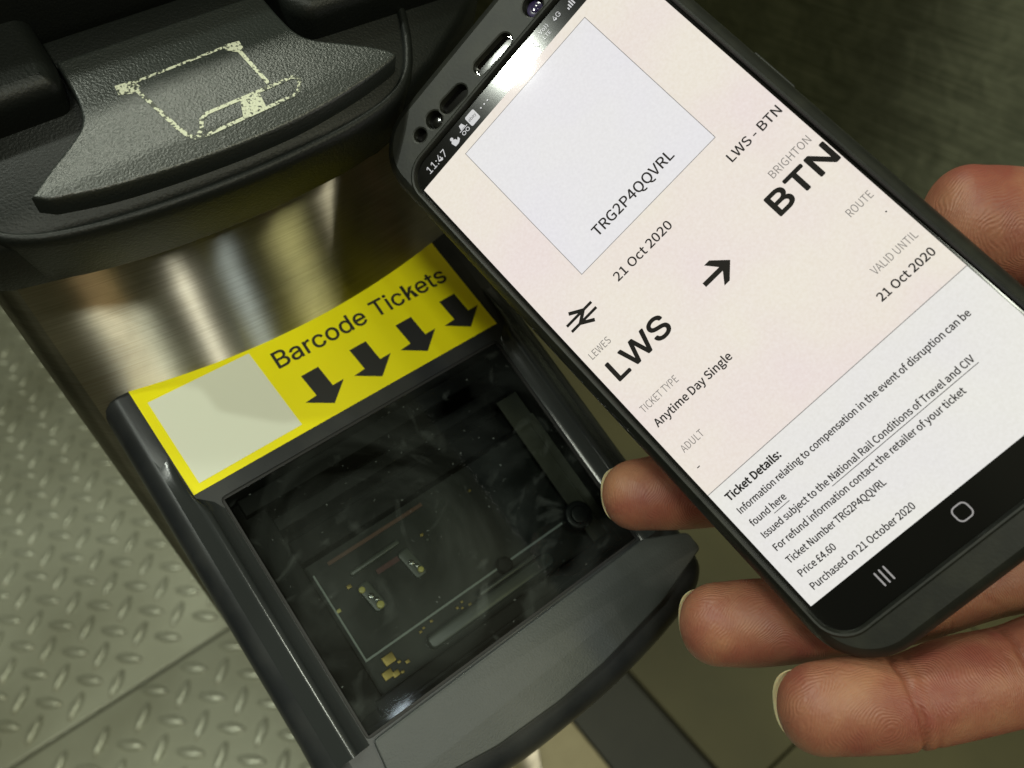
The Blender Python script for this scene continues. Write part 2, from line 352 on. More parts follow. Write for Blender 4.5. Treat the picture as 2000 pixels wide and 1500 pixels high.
# lettering: real outline glyphs turned into meshes on a frame
FD = bpy.utils.system_resource('DATAFILES', path='fonts') or ''
def font(n):
    try: return bpy.data.fonts.load(os.path.join(FD, n))
    except Exception: return None
HUM = font('Noto Sans CJK Regular.woff2'); GRO = font('Inter.woff2')
def text(name, s, F, h, x0, x1, yb, cap, m, parent, fnt=HUM, bold=0.0, flip=-1, skew=0.0):
    cu = bpy.data.curves.new('t', 'FONT'); cu.body = s; cu.size = 1; cu.resolution_u = 4
    if fnt: cu.font = fnt
    o = bpy.data.objects.new('t', cu); C.objects.link(o)
    def ev(off):
        cu.offset = off; dg = bpy.context.evaluated_depsgraph_get(); dg.update()
        me = bpy.data.meshes.new_from_object(o.evaluated_get(dg)); return me
    me = ev(0)
    body = cu.body; cu.body = 'H'; mh = ev(0); ch = max(v.co.y for v in mh.vertices); cu.body = body
    xs = [v.co.x for v in me.vertices]; a, b = min(xs), max(xs); sx = (x1-x0)/(b-a); sy = cap/ch
    FSET = [tuple(p.vertices) for p in me.polygons]; VSET = [V((v.co.x, v.co.y)) for v in me.vertices]
    if 'k' in s and fnt == GRO:                 # this face's k fills badly: redraw it from three strokes
        i_ = s.index('k'); cu.body = s[:i_]; bp_ = max(v.co.x for v in ev(0).vertices); cu.body = s[:i_+1]; bk_ = max(v.co.x for v in ev(0).vertices)
        kx = [sum(VSET[q].x for q in f)/len(f) for f in FSET]; gone = [f for f, c_ in zip(FSET, kx) if bp_+1e-3 < c_ < bk_+1e-3]
        FSET = [f for f, c_ in zip(FSET, kx) if not bp_+1e-3 < c_ < bk_+1e-3]
        kl = min(VSET[q].x for f in gone for q in f); kt = max(VSET[q].y for f in gone for q in f); t_ = .076; kr = bk_; hx = ch*.74
        for quad in ([(kl, 0), (kl+t_, 0), (kl+t_, kt), (kl, kt)], [(kl+t_, ch*.20), (kl+t_, ch*.36), (kr-.13, hx), (kr-.02, hx)], [(kl+t_+.10, ch*.40), (kl+t_+.165, ch*.48), (kr, 0), (kr-.108, 0)]):
            b0 = len(VSET); VSET += [V(q) for q in quad]; FSET.append((b0, b0+1, b0+2, b0+3))
    d = bold*cap; rr = [(0, 0)] if not bold else [(math.cos(k*math.pi/4)*r, math.sin(k*math.pi/4)*r) for r in ((1, .5) if bold > .02 else (1,)) for k in range(8)]
    sx = (x1-x0-2*d)/(b-a)
    vs = []; fs = []
    for n_, (ex, ey) in enumerate(rr):
        k0 = len(vs); vs += [F(x0+d+(v.x-a)*sx+ex*d, yb+flip*v.y*sy*(1-2*bold)-bold*cap+ey*d, h+n_*.0015) for v in VSET]
        fs += [tuple(q+k0 for q in f) for f in FSET]
    bpy.data.objects.remove(o)
    return part(name, vs, fs, m, parent, smooth=False)

# ------------------------------------------------------------------ floor
def struct(name, vf, m, smooth=False):
    o = part(name, vf[0], vf[1], m, None, smooth); o['kind'] = 'structure'; return o
ZF = -900
tile = mat('olive_floor_tile', (0.092, 0.082, 0.034), 0.55, vary=((0.066, 0.060, 0.026), 6, 0.3, 0.7), bump=[(60, 0.3, 0.5, (1, 1, 1))])
tile2 = mat('beige_floor_tile', (0.40, 0.345, 0.205), 0.5, vary=((0.30, 0.255, 0.14), 14, 0.35, 0.65))
dstrip = mat('dark_floor_strip', (0.020, 0.020, 0.013), 0.5, vary=((0.028, 0.028, 0.018), 20, 0.3, 0.7))
joint = mat('dark_floor_joint', (0.02, 0.018, 0.010), 0.8)
plate = mat('tread_plate_metal', (0.44, 0.45, 0.36), 0.34, 0.5, vary=((0.27, 0.27, 0.20), 3.5, 0.35, 0.70), bump=[(240, 0.4, 0.6, (1, 1, 1))])
def g(x0, y0, x1, y1, z): return [V((x0, y0, z)), V((x1, y0, z)), V((x1, y1, z)), V((x0, y1, z))], [(0, 1, 2, 3)]
struct('floor', g(-6000, -6000, 6000, 8000, ZF-10), joint)
struct('floor_tiles', join([box(FW, x, y, ZF-9, x+397, y+397, ZF, 1.5) for x in [294+3+400*i for i in range(4)] for y in [14-400*j for j in range(-4, 5)]]), tile)
struct('beige_floor_tiles', join([box(FW, 65+3, y, ZF-9, 193, y+297, ZF, 1.5) for y in [-900+300*j for j in range(8)]]+[box(FW, -700, y, ZF-9, 60, y+297, ZF-1, 1.5) for y in [-1500+300*j for j in range(6)]]), tile2)
struct('floor_strip', box(FW, 196, -3000, ZF-9, 291, 3000, ZF-2, 1), dstrip)
def tread(y0, y1, ox, oy):
    lst = [box(FW, -900, y0, ZF-9, -60, y1, ZF, 1.5)]
    for i in range(-60, 90):
        for j in range(-90, 60):
            cx = -362+ox+30*i-26*j; cy = 788+oy-30*i-26*j
            if not (-880 < cx < -80 and y0+16 < cy < y1-16): continue
            a = R(-45) if (i+j) % 2 == 0 else R(-135)
            u = V((math.cos(a), math.sin(a), 0)); v = V((-u.y, u.x, 0)); c = V((cx, cy, ZF)); L = 21.5; W = 8.0; vs = []
            for (s, hh) in ((1.0, 0), (0.84, 3.6), (0.5, 5.2)):
                for k in range(12):
                    t = 2*math.pi*k/12; vs.append(c+u*L*s*math.cos(t)+v*W*s*math.sin(t)*(1-0.25*abs(math.cos(t)))+V((0, 0, hh)))
            fs = [(r*12+k, r*12+(k+1) % 12, r*12+12+(k+1) % 12, r*12+12+k) for r in range(2) for k in range(12)]+[tuple(24+k for k in range(12))]
            lst.append((vs, fs))
    return join(lst)
struct('tread_floor_plate', tread(622, 2300, 0, 0), plate, True)
struct('tread_floor_plate', tread(-400, 617, 9, -14), plate, True)

# ------------------------------------------------------------------ neighbouring gate cabinet (upper right, behind the phone)
nb = thing('gate_cabinet', (900, 700, ZF), 'dull dark brushed steel cabinet side across the aisle behind the phone', 'cabinet')
cab = rrect(760, 20, 1080, 2600, 40, 8)
part('side_panel', *rings([(cab, ZF), (cab, 60), (inset(cab, 6), 66)], FW, True, True), darksteel, nb)

# ------------------------------------------------------------------ the ticket gate
gate = thing('ticket_gate', (0, 200, ZF), 'ticket gate with curved steel nose, black slot head above and yellow-stickered barcode reader', 'ticket gate')
def nose_c(d=0.0):
    pts = []
    for k in range(41):
        x = -56+112*k/40; pts.append(V((x, 57.2+0.0021*x*x)))
    for k in range(1, 9):
        a = R(-65+65*k/8); pts.append(V((56+10*math.cos(a)-10*math.cos(R(-65)), 64+16+17.6*math.sin(a))))
    pts += [V((61.8, 700)), V((-61.8, 700))]
    for k in range(0, 8):
        a = R(180+65*k/8); pts.append(V((-56+10*math.cos(a)-10*math.cos(R(245)), 64+16+17.6*math.sin(a))))
    return pts
nc = nose_c()
part('steel_nose', *rings([(nc, ZF), (nc, 0), (nc, 40), (nc, 70)], FW, False, True), steel, gate, auto=25)

# --- barcode reader housing
cxr = 42.5
def reader_outer():
    p = [(-13.5, -52), (98.5, -52), (98.5, 60), (98.7, 78), (96.5, 85.5), (89, 89.8), (75, 92.6), (58, 94.4), (42.5, 94.8), (27, 94.4), (10, 92.6), (-4, 89.8), (-11.5, 85.5), (-13.7, 78), (-13.5, 60)]
    o = [V(p[0]), V(p[1])]+smoothc([V(q) for q in p[2:]], 5, closed=False); return o
oc = reader_outer()
wi = rrect(0, 0, 85, 68, 1.2, 3)
hs = [(inset(oc, 5), -34), (inset(oc, 1.5), -16), (oc, -8), (inset(oc, 0.3), -5.2), (inset(oc, 1.3), -2.6), (inset(oc, 3.2), -0.6), (inset(oc, 5.5), 0.5), (inset(oc, 8.0), 1.0)]
shell = rings(hs, FR, True, False)
# top face between the shoulder and the window opening
from mathutils.geometry import tessellate_polygon
ic = inset(oc, 8.0)
tp_ = tessellate_polygon([[V((p[0], p[1], 0)) for p in ic], [V((p[0], p[1], 0)) for p in reversed(wi)]])
allp = list(ic)+list(reversed(wi))
top = ([FR(p[0], p[1], 1.0) for p in allp], [tuple(t) for t in tp_])
well = rings([(wi, 1.0), (inset(wi, 0.25), -0.2), (inset(wi, 0.3), -30)], FR, False, True)
def rail(s):                                  # raised glossy ridge beside the window, fading out beside the sticker
    pr = [(-8.6, 0.7), (-7.0, 1.7), (-5.6, 2.7), (-4.6, 3.15), (-3.8, 3.1), (-3.2, 2.6), (-2.9, 1.9), (-0.1, 1.03)]
    vs = []; L = len(pr); ys = [-26, -22, -18, -14, -10, -6, -3, 0, 3, 30, 69]
    for y in ys:
        k = min(1, max(0, (y+26)/29)); k = k*k*(3-2*k)
        kx = min(1, max(0, (y+3.6)/5)); X_ = [min(p[0], -5.3-.02*(8-i))*(1-kx)+p[0]*kx for i, p in enumerate(pr)]
        vs += [FR(X_[i] if s < 0 else 85-X_[i], y, 0.75+(p[1]-0.75)*k-0.9*(1-k)**2) for i, p in enumerate(pr)]
    fs = [(r*L+i, r*L+i+1, (r+1)*L+i+1, (r+1)*L+i) for r in range(len(ys)-1) for i in range(L-1)]
    fs.append(tuple((len(ys)-1)*L+i for i in range(L)))
    return vs, fs
reader = part('barcode_reader', *join([shell, top, well]), satin, gate, auto=35)
for s_ in (-1, 1): part('side_rail', *rail(s_), glossy_rail, reader, auto=60)
lip = rpoly([(1.0, 68.6), (85.4, 68.6), (97.2, 74.2), (97.6, 79.6), (79.2, 84.4), (57, 87.2), (42.5, 87.7), (24, 86.8), (11.5, 84.6), (-0.6, 81.0)], 1.2, 4)
part('front_lip', *slab(lip, FR, 0.5, 2.3, 0.5), lipm, reader)
gask = rrect(0.0, 0.0, 85, 68, 1.2, 3)
part('window_gasket', *join([box(FR, 0.02, 0.02, -1, 0.75, 67.98, 0.55), box(FR, 84.25, 0.02, -1, 84.98, 67.98, 0.55), box(FR, 0.75, 0.02, -1, 84.25, 0.75, 0.55), box(FR, 0.75, 67.25, -1, 84.25, 67.98, 0.55)]), hole, reader, smooth=False)
part('window_glass', *sheet(rrect(0.8, 0.8, 84.2, 67.2, 0.8, 3), FR, 0.1), glass, reader, smooth=False)
# inside the window
D = -14
part('circuit_board', *box(FR, 3, 24, D-1.6, 82, 62, D), pcb, reader, smooth=False)
part('inner_tray', *join([box(FR, 3, 1, -22, 82, 6, -6, .6), box(FR, 3, 9, -22, 82, 13, -10, .6), box(FR, 3, 16, -22, 82, 23, -12.5, .6), box(FR, 1, 1, -24, 8.5, 64, -9, .6), box(FR, 6, 62, -22, 84, 66, -8, .6)]), tray, reader)
part('inner_frame_edge', *join([box(FR, 9.6, 27, D, 10.05, 52.4, D+1.2), box(FR, 9.6, 52.4, D, 77, 52.95, D+1.2)]), white_line, reader, smooth=False)
part('painted_reflection', *join([box(FR, 82.2, 22, -9.5, 90, 66, -8.5), box(FR, 77.5, 14, -9.5, 84.4, 65, -9)]), reflect_paint, reader, smooth=False)  # added strips, no real part: they imitate a reflection on the glass
part('inner_strip', *box(FR, 14.5, 25.9, D, 44, 26.9, D+.6), brownm, reader, smooth=False)
part('inner_strip', *box(FR, 24, 34.6, D, 33.5, 36.0, D+.4), redm, reader, smooth=False)
part('inner_bar', *slab(pill(18.5, 32, 32.5, 31.6, 0.7), FR, D, D+1.4, .4), ledb, reader)
for i, (x, y) in enumerate(((19.6, 40.0), (33.0, 38.6))):
    cr_ = part('led_carrier', *slab(rpoly([(x-2.4, y-4.3), (x+1.2, y-4.6), (x+2.4, y+4.1), (x-1.2, y+4.4)], 1.2), FR, D, D+1.3, .4), ledb, reader)
    ds = [(x-1.4, y-2.9, 0.9), (x+0.6, y+2.9, 1.05)] if i == 0 else [(x+0.9, y+2.6, 0.85)]
    for (a, b, r) in ds: part('led_die', *slab(disc(a, b, r, 14), FR, D+1.3, D+2.1, .3), ledm, reader)
    for (a, b, r) in [(x-.2, y-.3, .8), (x+.6, y+1.2, .6)]: part('led_lens', *slab(disc(a, b, r, 14), FR, D+1.3, D+1.9, .3), chrome, reader)
for (x, y, s, m) in [(14.8, 55.6, 1.6, gold), (12.6, 58.6, 1.4, gold), (14.4, 59.6, 1.0, gold), (16.6, 57.6, .5, gold), (18.4, 58.8, .6, gold), (16.0, 60.2, .5, gold), (10.6, 38.2, .6, ledm), (16.0, 34.4, .7, gold), (39.4, 33.5, .5, gold), (40, 35.4, .4, ledb),
                     (25.2, 54.6, .45, gold), (26.4, 54.2, .4, gold), (29.0, 53.9, .45, gold), (36.6, 55.0, .45, gold), (38.5, 54.4, .4, gold), (37.7, 55.8, .4, gold), (40, 56.2, .5, gold), (38.4, 57.3, .4, gold), (57.5, 30.5, .4, gold)]:
    part('component', *box(FR, x-s, y-s*.8, D, x+s, y+s*.8, D+.7, .15), m, reader)
part('inner_screw', *join([slab(disc(78.4, 53.5, 4.2, 30), FR, -13, -8.5, 1.0), slab(disc(78.4, 53.5, 2.6, 30), FR, -8.5, -7.6, .5)]), satin, reader)
part('inner_post', *slab(disc(53.5, 53, 2.3, 24), FR, D, D+3, .8), tray, reader)
part('inner_channel', *join([slab(rrect(25, 56.5, 66, 60.5, 1.6), FR, D, D+2.6, .7), slab(rrect(43, 55.0, 62, 56.2, .6), FR, D, D+3.4, .4)]), mat('inner_grey_plastic', (0.055, 0.062, 0.058), 0.3), reader)
# --- sticker
part('yellow_sticker', *sheet([V(p) for p in ((-4.7, -3.9), (87.9, -3.9), (84.9+.2, -50), (-5.6, -50))], FR, 1.12), yellow, reader, smooth=False)
part('white_code_panel', *sheet([V(p) for p in ((-2.8, -30.9), (24.8, -30.3), (26.4, -6.1), (-2.2, -5.9))], FR, 1.20), qwhite, reader, smooth=False)
text('sticker_text', 'Barcode Tickets', FR, 1.22, 29.3, 83.4, -22.4, 5.0, inkb, reader, GRO, 0.018)
for k in range(4):
    x = 38.6+14.75*k; y0 = -17.9; y1 = -6.8
    part('printed_arrow', *sheet([V(p) for p in ((x-5.6, y0+.1), (x-.4, y0), (x+.2, y1-4.6), (x+3.6, y1-4.7), (x-2.0, y1), (x-8.4, y1-4.0), (x-4.9, y1-4.3))], FR, 1.21), inkb, reader, smooth=False)

# --- ticket slot head
XC = -3.0
hc = [V(p) for p in ((-58, 85), (-58, 14), (-57, 4), (-53.5, -2.5), (-47, -6.6), (-38, -9.0), (-26, -10.7), (-14, -11.6), (XC, -11.9), (8, -11.6), (20, -10.7), (31, -8.4), (38.5, -4.2), (43.5, 2.2), (48, 11), (52, 22), (54, 34), (54, 85))]
hc = [hc[0]]+smoothc(hc[1:-1], 5, closed=False)+[hc[-1]]
hr = [(inset(hc, 6), -17), (inset(hc, 1.5), -16.2), (inset(hc, 0.9), -15), (inset(hc, 0.2), -3), (inset(hc, .3), -1.2), (inset(hc, .8), -.3), (inset(hc, 1.5), 0), (inset(hc, 2.1), -.2), (inset(hc, 2.5), -.9), (inset(hc, 2.8), -2.6), (inset(hc, 3.6), -3.2)]
parts_ = [rings(hr, FH, True, True)]
parts_.append(slab(rpoly([(-80, 19.5), (-29, 19.5), (-27.5, 24), (-27.0, 44), (-80, 44)], 5, 6), FH, -4, 8, 3.5))      # left shoulder block
parts_.append(slab(rpoly([(74, 13), (24, 15.5), (21, 20), (20.0, 44), (74, 44)], 5, 6), FH, -4, 8, 3.5))
parts_.append(slab(rpoly([(-80, 37), (70, 37), (70, 90), (-80, 90)], 4, 5), FH, -4, 26, 4))                            # hood behind the slot
fl = [V(p) for p in ((-70, 85), (-66, 2), (-56, -3), (-45, -5.5), (-30, -7.6), (-15, -8.6), (XC, -8.9), (15, -8.8), (28, -7.9), (37, -5.0), (47, -1.2), (60, 6.5), (72, 15), (80, 26), (80, 85))]
parts_.append(rings([(inset(fl, 1.5), -17.4), (fl, -16.6), (fl, -3.4), (inset(fl, 2.0), -1.2)], FH, True, True))
parts_.append(box(FH, -27, 28.6, -4, 20, 36, 1.5, .5))
head = part('ticket_slot_housing', *join(parts_), grain, gate, auto=50)
tg = [(-44.2, 0.2), (-38.4, 4.5), (-31.6, 9.2), (-28.8, 12.2), (-27.4, 16.6), (-27.0, 21.5), (-26.8, 28), (18.8, 28), (19.2, 21), (20.2, 15), (22.6, 11.4), (28.8, 7.2), (33.5, 3.8), (36.4, 0.8), (35.4, -1.0), (24.6, -3.8), (10.8, -5.9), (-1.5, -6.4), (-12.3, -6.1), (-22.7, -5.3), (-32.5, -4.0), (-41.6, -1.8)]
tgs = smoothc([V(p) for p in tg[:7]], 5, closed=False)+smoothc([V(p) for p in tg[7:]], 5, closed=False)
part('ticket_tray', *slab(tgs, FH, -3.4, 4.0, 0.8), graincoarse, head)
hp = 4.06
part('ticket_pictogram', *join([
    slab([V(p) for p in ((-19.6, 17.4), (-16.0, 17.2), (-15.2, 15.2), (-17.4, 14.2), (-19.9, 14.9))], FH, 3.9, hp, .02),
    slab([V(p) for p in ((4.6, 17.9), (8.1, 17.5), (8.0, 15.6), (6.6, 14.8), (4.4, 16.2))], FH, 3.9, hp, .02),
    stroke([(-16.4, 16.6), (4.8, 17.3)], 0.62, FH, hp), stroke([(-16.4, 15.2), (-13.6, 2.5), (-12.9, 0.4), (-11.8, -1.2), (-10.2, -1.6)], .95, FH, hp),
    stroke([(6.8, 15.2), (7.9, 4.6)], 0.9, FH, hp),
    stroke([(-10.2, -1.6), (11.2, -0.4), (12.8, 0.6), (14.2, 3.0), (13.2, 4.0), (-6.9, 3.3), (-8.6, 2.4), (-9.6, 0.3), (-11.2, -1.0)], 0.82, FH, hp+.02),
    sheet([V(p) for p in ((0.6, 3.4), (5.0, 3.6), (4.4, -0.5), (-1.0, -0.8))], FH, hp+.04)]), worn, head, smooth=False)

# ------------------------------------------------------------------ the phone in its case
ph = thing('smartphone', FP(32, 62, -5), 'smartphone in a black case held over the reader, lit screen showing a rail ticket', 'phone')
og = rrect(-3.6, -18.7, 68.2, 137.3, 13, 12)           # outer outline
op = rrect(0.0, -5.0, 64.4, 128.3, 5.5, 8)             # screen opening
holes = [disc(8.7, -9.3, 1.55, 20), disc(13.4, -9.1, 2.0, 22), pill(17.6, -8.9, 21.8, -8.6, 1.7), pill(28.8, -8.7, 36.3, -8.3, 1.65), disc(45.6, -8.5, 2.3, 24)]
it = inset(og, 3.0)
def face_with_holes(outer, inners, F, h):
    polys = [[V((p[0], p[1], 0)) for p in outer]]; pts = list(outer)
    for i in inners: polys.append([V((p[0], p[1], 0)) for p in reversed(i)]); pts += list(reversed(i))
    return [F(p[0], p[1], h) for p in pts], [tuple(t) for t in tessellate_polygon(polys)]
Hc = 0.9
side = [(inset(og, 8), -11.3), (inset(og, 3), -11.0), (inset(og, 1.0), -9.8), (inset(og, .2), -8), (og, -5.5), (inset(og, .25), -2.6), (inset(og, .9), -.8), (inset(og, 1.9), .35), (it, Hc)]
pcs = [rings(side, FP, True, False), face_with_holes(it, [inset(op, -1.3)]+[inset(h_, -.45) for h_ in holes], FP, Hc),
       rings([(inset(op, -1.3), Hc), (inset(op, -.9), Hc+.28), (inset(op, -.5), Hc+.2), (inset(op, -.25), .5), (op, -1.2)], FP, False, False)]
for h_ in holes: pcs.append(rings([(inset(h_, -.45), Hc), (inset(h_, -.12), Hc-.12), (h_, Hc-.5), (h_, -1.3)], FP, False, False))
case = part('protective_case', *join(pcs), casem, ph, auto=40)
part('side_button', *slab(pill(67.75, 34.6, 67.75, 44.6, .7), FP, -5.6, -3.2, .3), casem, case)
part('front_glass', *slab(rrect(-.9, -14.5, 65.3, 134, 6, 8), FP, -2.2, -1.05, .3), gblack, ph)
part('earpiece_slot', *rings([(inset(holes[3], .1), -1.0), (inset(holes[3], .1), -.35), (inset(holes[3], .28), -.35), (inset(holes[3], .28), -1.0)], FP, False, False), chrome, ph)
part('front_camera', *join([slab(disc(45.6, -8.5, 1.9, 24), FP, -1.1, -.7, .2), slab(disc(45.6, -8.5, .9, 20), FP, -.7, -.5, .2)]), mat('camera_lens_coating', (0.03, 0.02, 0.07), 0.1, coat=1.0), ph)
part('sensor_window', *slab(disc(13.4, -9.1, 1.3, 20), FP, -1.1, -.8, .2), gblack, ph)
# display: glass, curved down at both long edges
def disp(x0, x1, y0, y1, h=0.0, cut=0.0):
    xs = []
    k = 0
    allx = [-.6, -.3, 0, .4, .9, 1.5, 2.4]+[3+58.4*i/6 for i in range(7)]+[62, 62.9, 63.5, 64.0, 64.4, 64.7, 65.0]
    xs = sorted({x0, x1} | {x for x in allx if x0 < x < x1}); ys = [y0, y1]
    def hh(x):
        e_ = max(0, 2.6-x, x-61.8)/2.6; return h-0.12*e_*e_
    vs = [FP(x, y, hh(x)) for y in ys for x in xs]; n = len(xs)
    return vs, [(i, i+1, n+i+1, n+i) for i in range(n-1)]
scr = part('screen', *disp(-.4, 64.8, -5.1, 128.4, -0.10), gblack, ph)
part('ticket_page', *disp(.55, 63.9, 0, 92.15, 0.0), page_cream, scr)
part('ticket_page', *disp(.55, 63.9, 92.15, 120.3, 0.0), page_white, scr)
T1 = 0.03; T2 = 0.06
part('code_panel', *sheet([V(p) for p in ((13.1, 2.0), (51.1, 2.3), (51.1, 41.4), (13.1, 41.1))], FP, T1), page_lilac, scr, smooth=False)
part('panel_border', *stroke([(13.1, 2.0), (51.1, 2.3), (51.1, 41.4), (13.1, 41.1)], .14, FP, T2, True), lineg, scr, smooth=False)
part('divider_rule', *join([stroke([(.6, 92.2), (63.8, 92.2)], .16, FP, T2)]), lineg, scr, smooth=False)
def pt(s, x0, x1, y, cap, m, fnt=HUM, bold=0.0): text('screen_text', s, FP, T2, x0, x1, y, cap, m, scr, fnt, bold)
pt('TRG2P4QQVRL', 20.9, 43.3, 38.0, 2.35, txtd, HUM, .02)
pt('21 Oct 2020', 17.5, 33.2, 48.0, 2.0, txtd, HUM, .022)
pt('LWS - BTN', 49.8, 62.9, 47.6, 2.0, txtd, HUM, .022)
pt('BRIGHTON', 52.7, 62.4, 55.8, 1.65, txtg)
pt('BTN', 48.5, 63.6, 62.2, 4.9, txtb, GRO, 0.040)
pt('ROUTE', 56.9, 62.4, 71.6, 1.6, txtg)
part('screen_text', *sheet(disc(61.7, 75.3, .17, 10), FP, T2), txtd, scr, smooth=False)
pt('VALID UNTIL', 52.3, 62.3, 82.6, 1.6, txtg)
pt('21 Oct 2020', 49.6, 62.2, 87.0, 1.75, txtd, HUM, .030)
pt('LEWES', 2.3, 7.9, 55.9, 1.6, txtg)
pt('LWS', 3.3, 18.9, 63.3, 4.9, txtb, GRO, 0.036)
pt('TICKET TYPE', 2.5, 12.4, 71.5, 1.6, txtg)
pt('Anytime Day Single', 2.6, 23.2, 75.6, 1.8, txtd, HUM, .030)
pt('ADULT', 3.0, 8.6, 82.9, 1.55, txtg)
part('screen_text', *stroke([(2.8, 86.8), (3.5, 86.8)], .2, FP, T2), txtd, scr, smooth=False)
pt('Ticket Details:', 2.9, 16.6, 95.9, 1.7, txtb, HUM, .05)
pt('Information relating to compensation in the event of disruption can be', 2.9, 58.4, 99.1, 1.45, txtd, HUM, .030)
pt('found here', 3.0, 11.7, 102.4, 1.45, txtd, HUM, .030)
pt('Issued subject to the National Rail Conditions of Travel and CIV', 3.1, 53.2, 105.5, 1.45, txtd, HUM, .030)
pt('For refund information contact the retailer of your ticket', 3.1, 48.2, 108.7, 1.45, txtd, HUM, .030)
pt('Ticket Number TRG2P4QQVRL', 3.2, 26.9, 112.0, 1.45, txtd, HUM, .030)
pt('Price \u00a34.60', 3.2, 11.9, 115.2, 1.45, txtd, HUM, .030)
pt('Purchased on 21 October 2020', 3.2, 27.6, 118.4, 1.45, txtd, HUM, .030)
part('text_underline', *join([stroke([(7.8, 103.0), (11.7, 103.0)], .14, FP, T2), stroke([(19.4, 106.1), (53.2, 106.1)], .14, FP, T2)]), txtd, scr, smooth=False)
part('ticket_arrow', *join([stroke([(29.2, 61.2), (34.3, 61.2)], 1.05, FP, T2), sheet([V(p) for p in ((31.9, 58.3), (33.3, 58.3), (36.2, 61.2), (33.3, 64.1), (31.9, 64.1), (34.1, 61.2))], FP, T2+.01)]), txtb, scr, smooth=False)
# double-arrow rail mark
def ra(x, y): return (3.1+x*.0985*.9, 45.0+y*.0985*.9)
rm = [join([stroke([ra(0, 20), ra(84, 20)], .62, FP, T2), stroke([ra(0, 38), ra(84, 38)], .62, FP, T2+.005)]),
      stroke([ra(24, 1), ra(56, 20), ra(30, 38), ra(61, 57)], .78, FP, T2+.01)]
part('rail_mark', *join(rm), txtb, scr, smooth=False)
# status bar
text('status_text', '11:47', FP, T2, 4.2, 10.2, -1.35, 1.75, iconm, scr, GRO, 0)
part('status_icon', *join([sheet(disc(13.1, -2.95, .42, 14), FP, T2), sheet(rpoly([(12.4, -2.3), (13.0, -2.7), (13.8, -2.3), (13.9, -1.7), (14.5, -2.3), (14.6, -1.5), (13.8, -1.0), (12.7, -1.0)], .2), FP, T2+.01)]), iconm, scr, smooth=False)
part('status_icon', *join([sheet([V(p) for p in ((16.0, -2.6), (16.3, -3.7), (17.1, -3.7), (17.4, -2.6))], FP, T2), stroke([(15.5, -2.45), (17.9, -2.45)], .18, FP, T2), stroke(disc(16.1, -1.6, .42, 14), .16, FP, T2, True), stroke(disc(17.3, -1.6, .42, 14), .16, FP, T2, True), stroke([(16.5, -1.65), (16.9, -1.65)], .14, FP, T2)]), iconm, scr, smooth=False)
part('status_icon', *sheet(rrect(18.4, -3.9, 21.2, -1.1, .4), FP, T2), iconm, scr, smooth=False)
text('status_text', 'ebay', FP, T2+.03, 18.7, 20.9, -2.3, .75, txtd, scr, GRO, 0)
part('status_icon', *join([sheet(disc(x, -2.5, .2, 10), FP, T2) for x in (22.6, 23.7, 24.8)]), iconm, scr, smooth=False)
text('status_text', 'Vo))', FP, T2, 42.4, 44.9, -2.9, .9, iconm, scr, GRO, 0)
text('status_text', 'LTE', FP, T2, 42.4, 44.4, -1.4, .85, iconm, scr, GRO, 0)
text('status_text', '4G', FP, T2, 46.4, 48.4, -2.4, 1.15, iconm, scr, GRO, 0)
part('status_icon', *join([stroke([(50.2+.55*i, -1.6), (50.2+.55*i, -2.2-.45*i)], .3, FP, T2) for i in range(4)]), iconm, scr, smooth=False)
part('status_icon', *join([stroke([(38.6, -1.5), (39.6, -3.0), (40.6, -1.5)], .28, FP, T2), stroke([(39.1, -2.1), (40.4, -3.3)], .2, FP, T2+.01)]), iconm, scr, smooth=False)
# navigation keys
part('home_key', *stroke(rrect(31.2, 122.4, 34.2, 125.3, .95, 6), .28, FP, T2, True), navm, scr, smooth=False)
part('recents_key', *join([sheet(pill(13.6+1.05*i, 122.8, 13.6+1.05*i, 125.5, .17), FP, T2) for i in range(3)]), navm, scr, smooth=False)
part('back_key', *stroke([(50.8, 122.5), (49.3, 123.9), (50.8, 125.3)], .28, FP, T2), navm, scr, smooth=False)

# ------------------------------------------------------------------ the hand
def loft(secs, n=28, up=None):               # secs: (centre, half width, half depth); capped with rounded ends
    up = up or V((RX[2], RY[2], RZ[2]))       # away from the photographer: the depth direction of a finger
    vs = []; fs = []; L = len(secs)
    for i in range(L):
        c, a, b = secs[i]
        t = (secs[min(i+1, L-1)][0]-secs[max(i-1, 0)][0]).normalized()
        w_ = (up-t*up.dot(t)).normalized(); v_ = t.cross(w_)
        for k in range(n):
            q = 2*math.pi*k/n; vs.append(c+v_*a*math.cos(q)+w_*b*math.sin(q))
    for i in range(L-1):
        for k in range(n):
            j = (k+1) % n; fs.append((i*n+k, i*n+j, (i+1)*n+j, (i+1)*n+k))
    fs.append(tuple(range(n))); fs.append(tuple((L-1)*n+k for k in range(n)))
    return vs, fs
def finger(pts, n=8):                        # pts: (px, py, z, half width mm, half depth mm), the first is the tip
    P = [(cp(p[0], p[1], p[2]), p[3], p[4]) for p in pts]
    vec = [V((*p[0], p[1])) for p in P]; dep = [V((p[2], 0)) for p in P]
    sp = smoothc(vec, n, closed=False); sd = smoothc(dep, n, closed=False)
    return [(V(s[:3]), s[3], d[0]) for s, d in zip(sp, sd)]
def tip(secs, L=8.0, n=9):                   # grow a rounded end in front of the first section
    c, a, b = secs[0]; t = (secs[0][0]-secs[1][0]).normalized(); out = []
    for k in range(n, 0, -1):
        s = k/n*0.992; f = (1-s**2.3)**(1/2.1); out.append((c+t*L*s, a*f, b*f))
    return out+secs
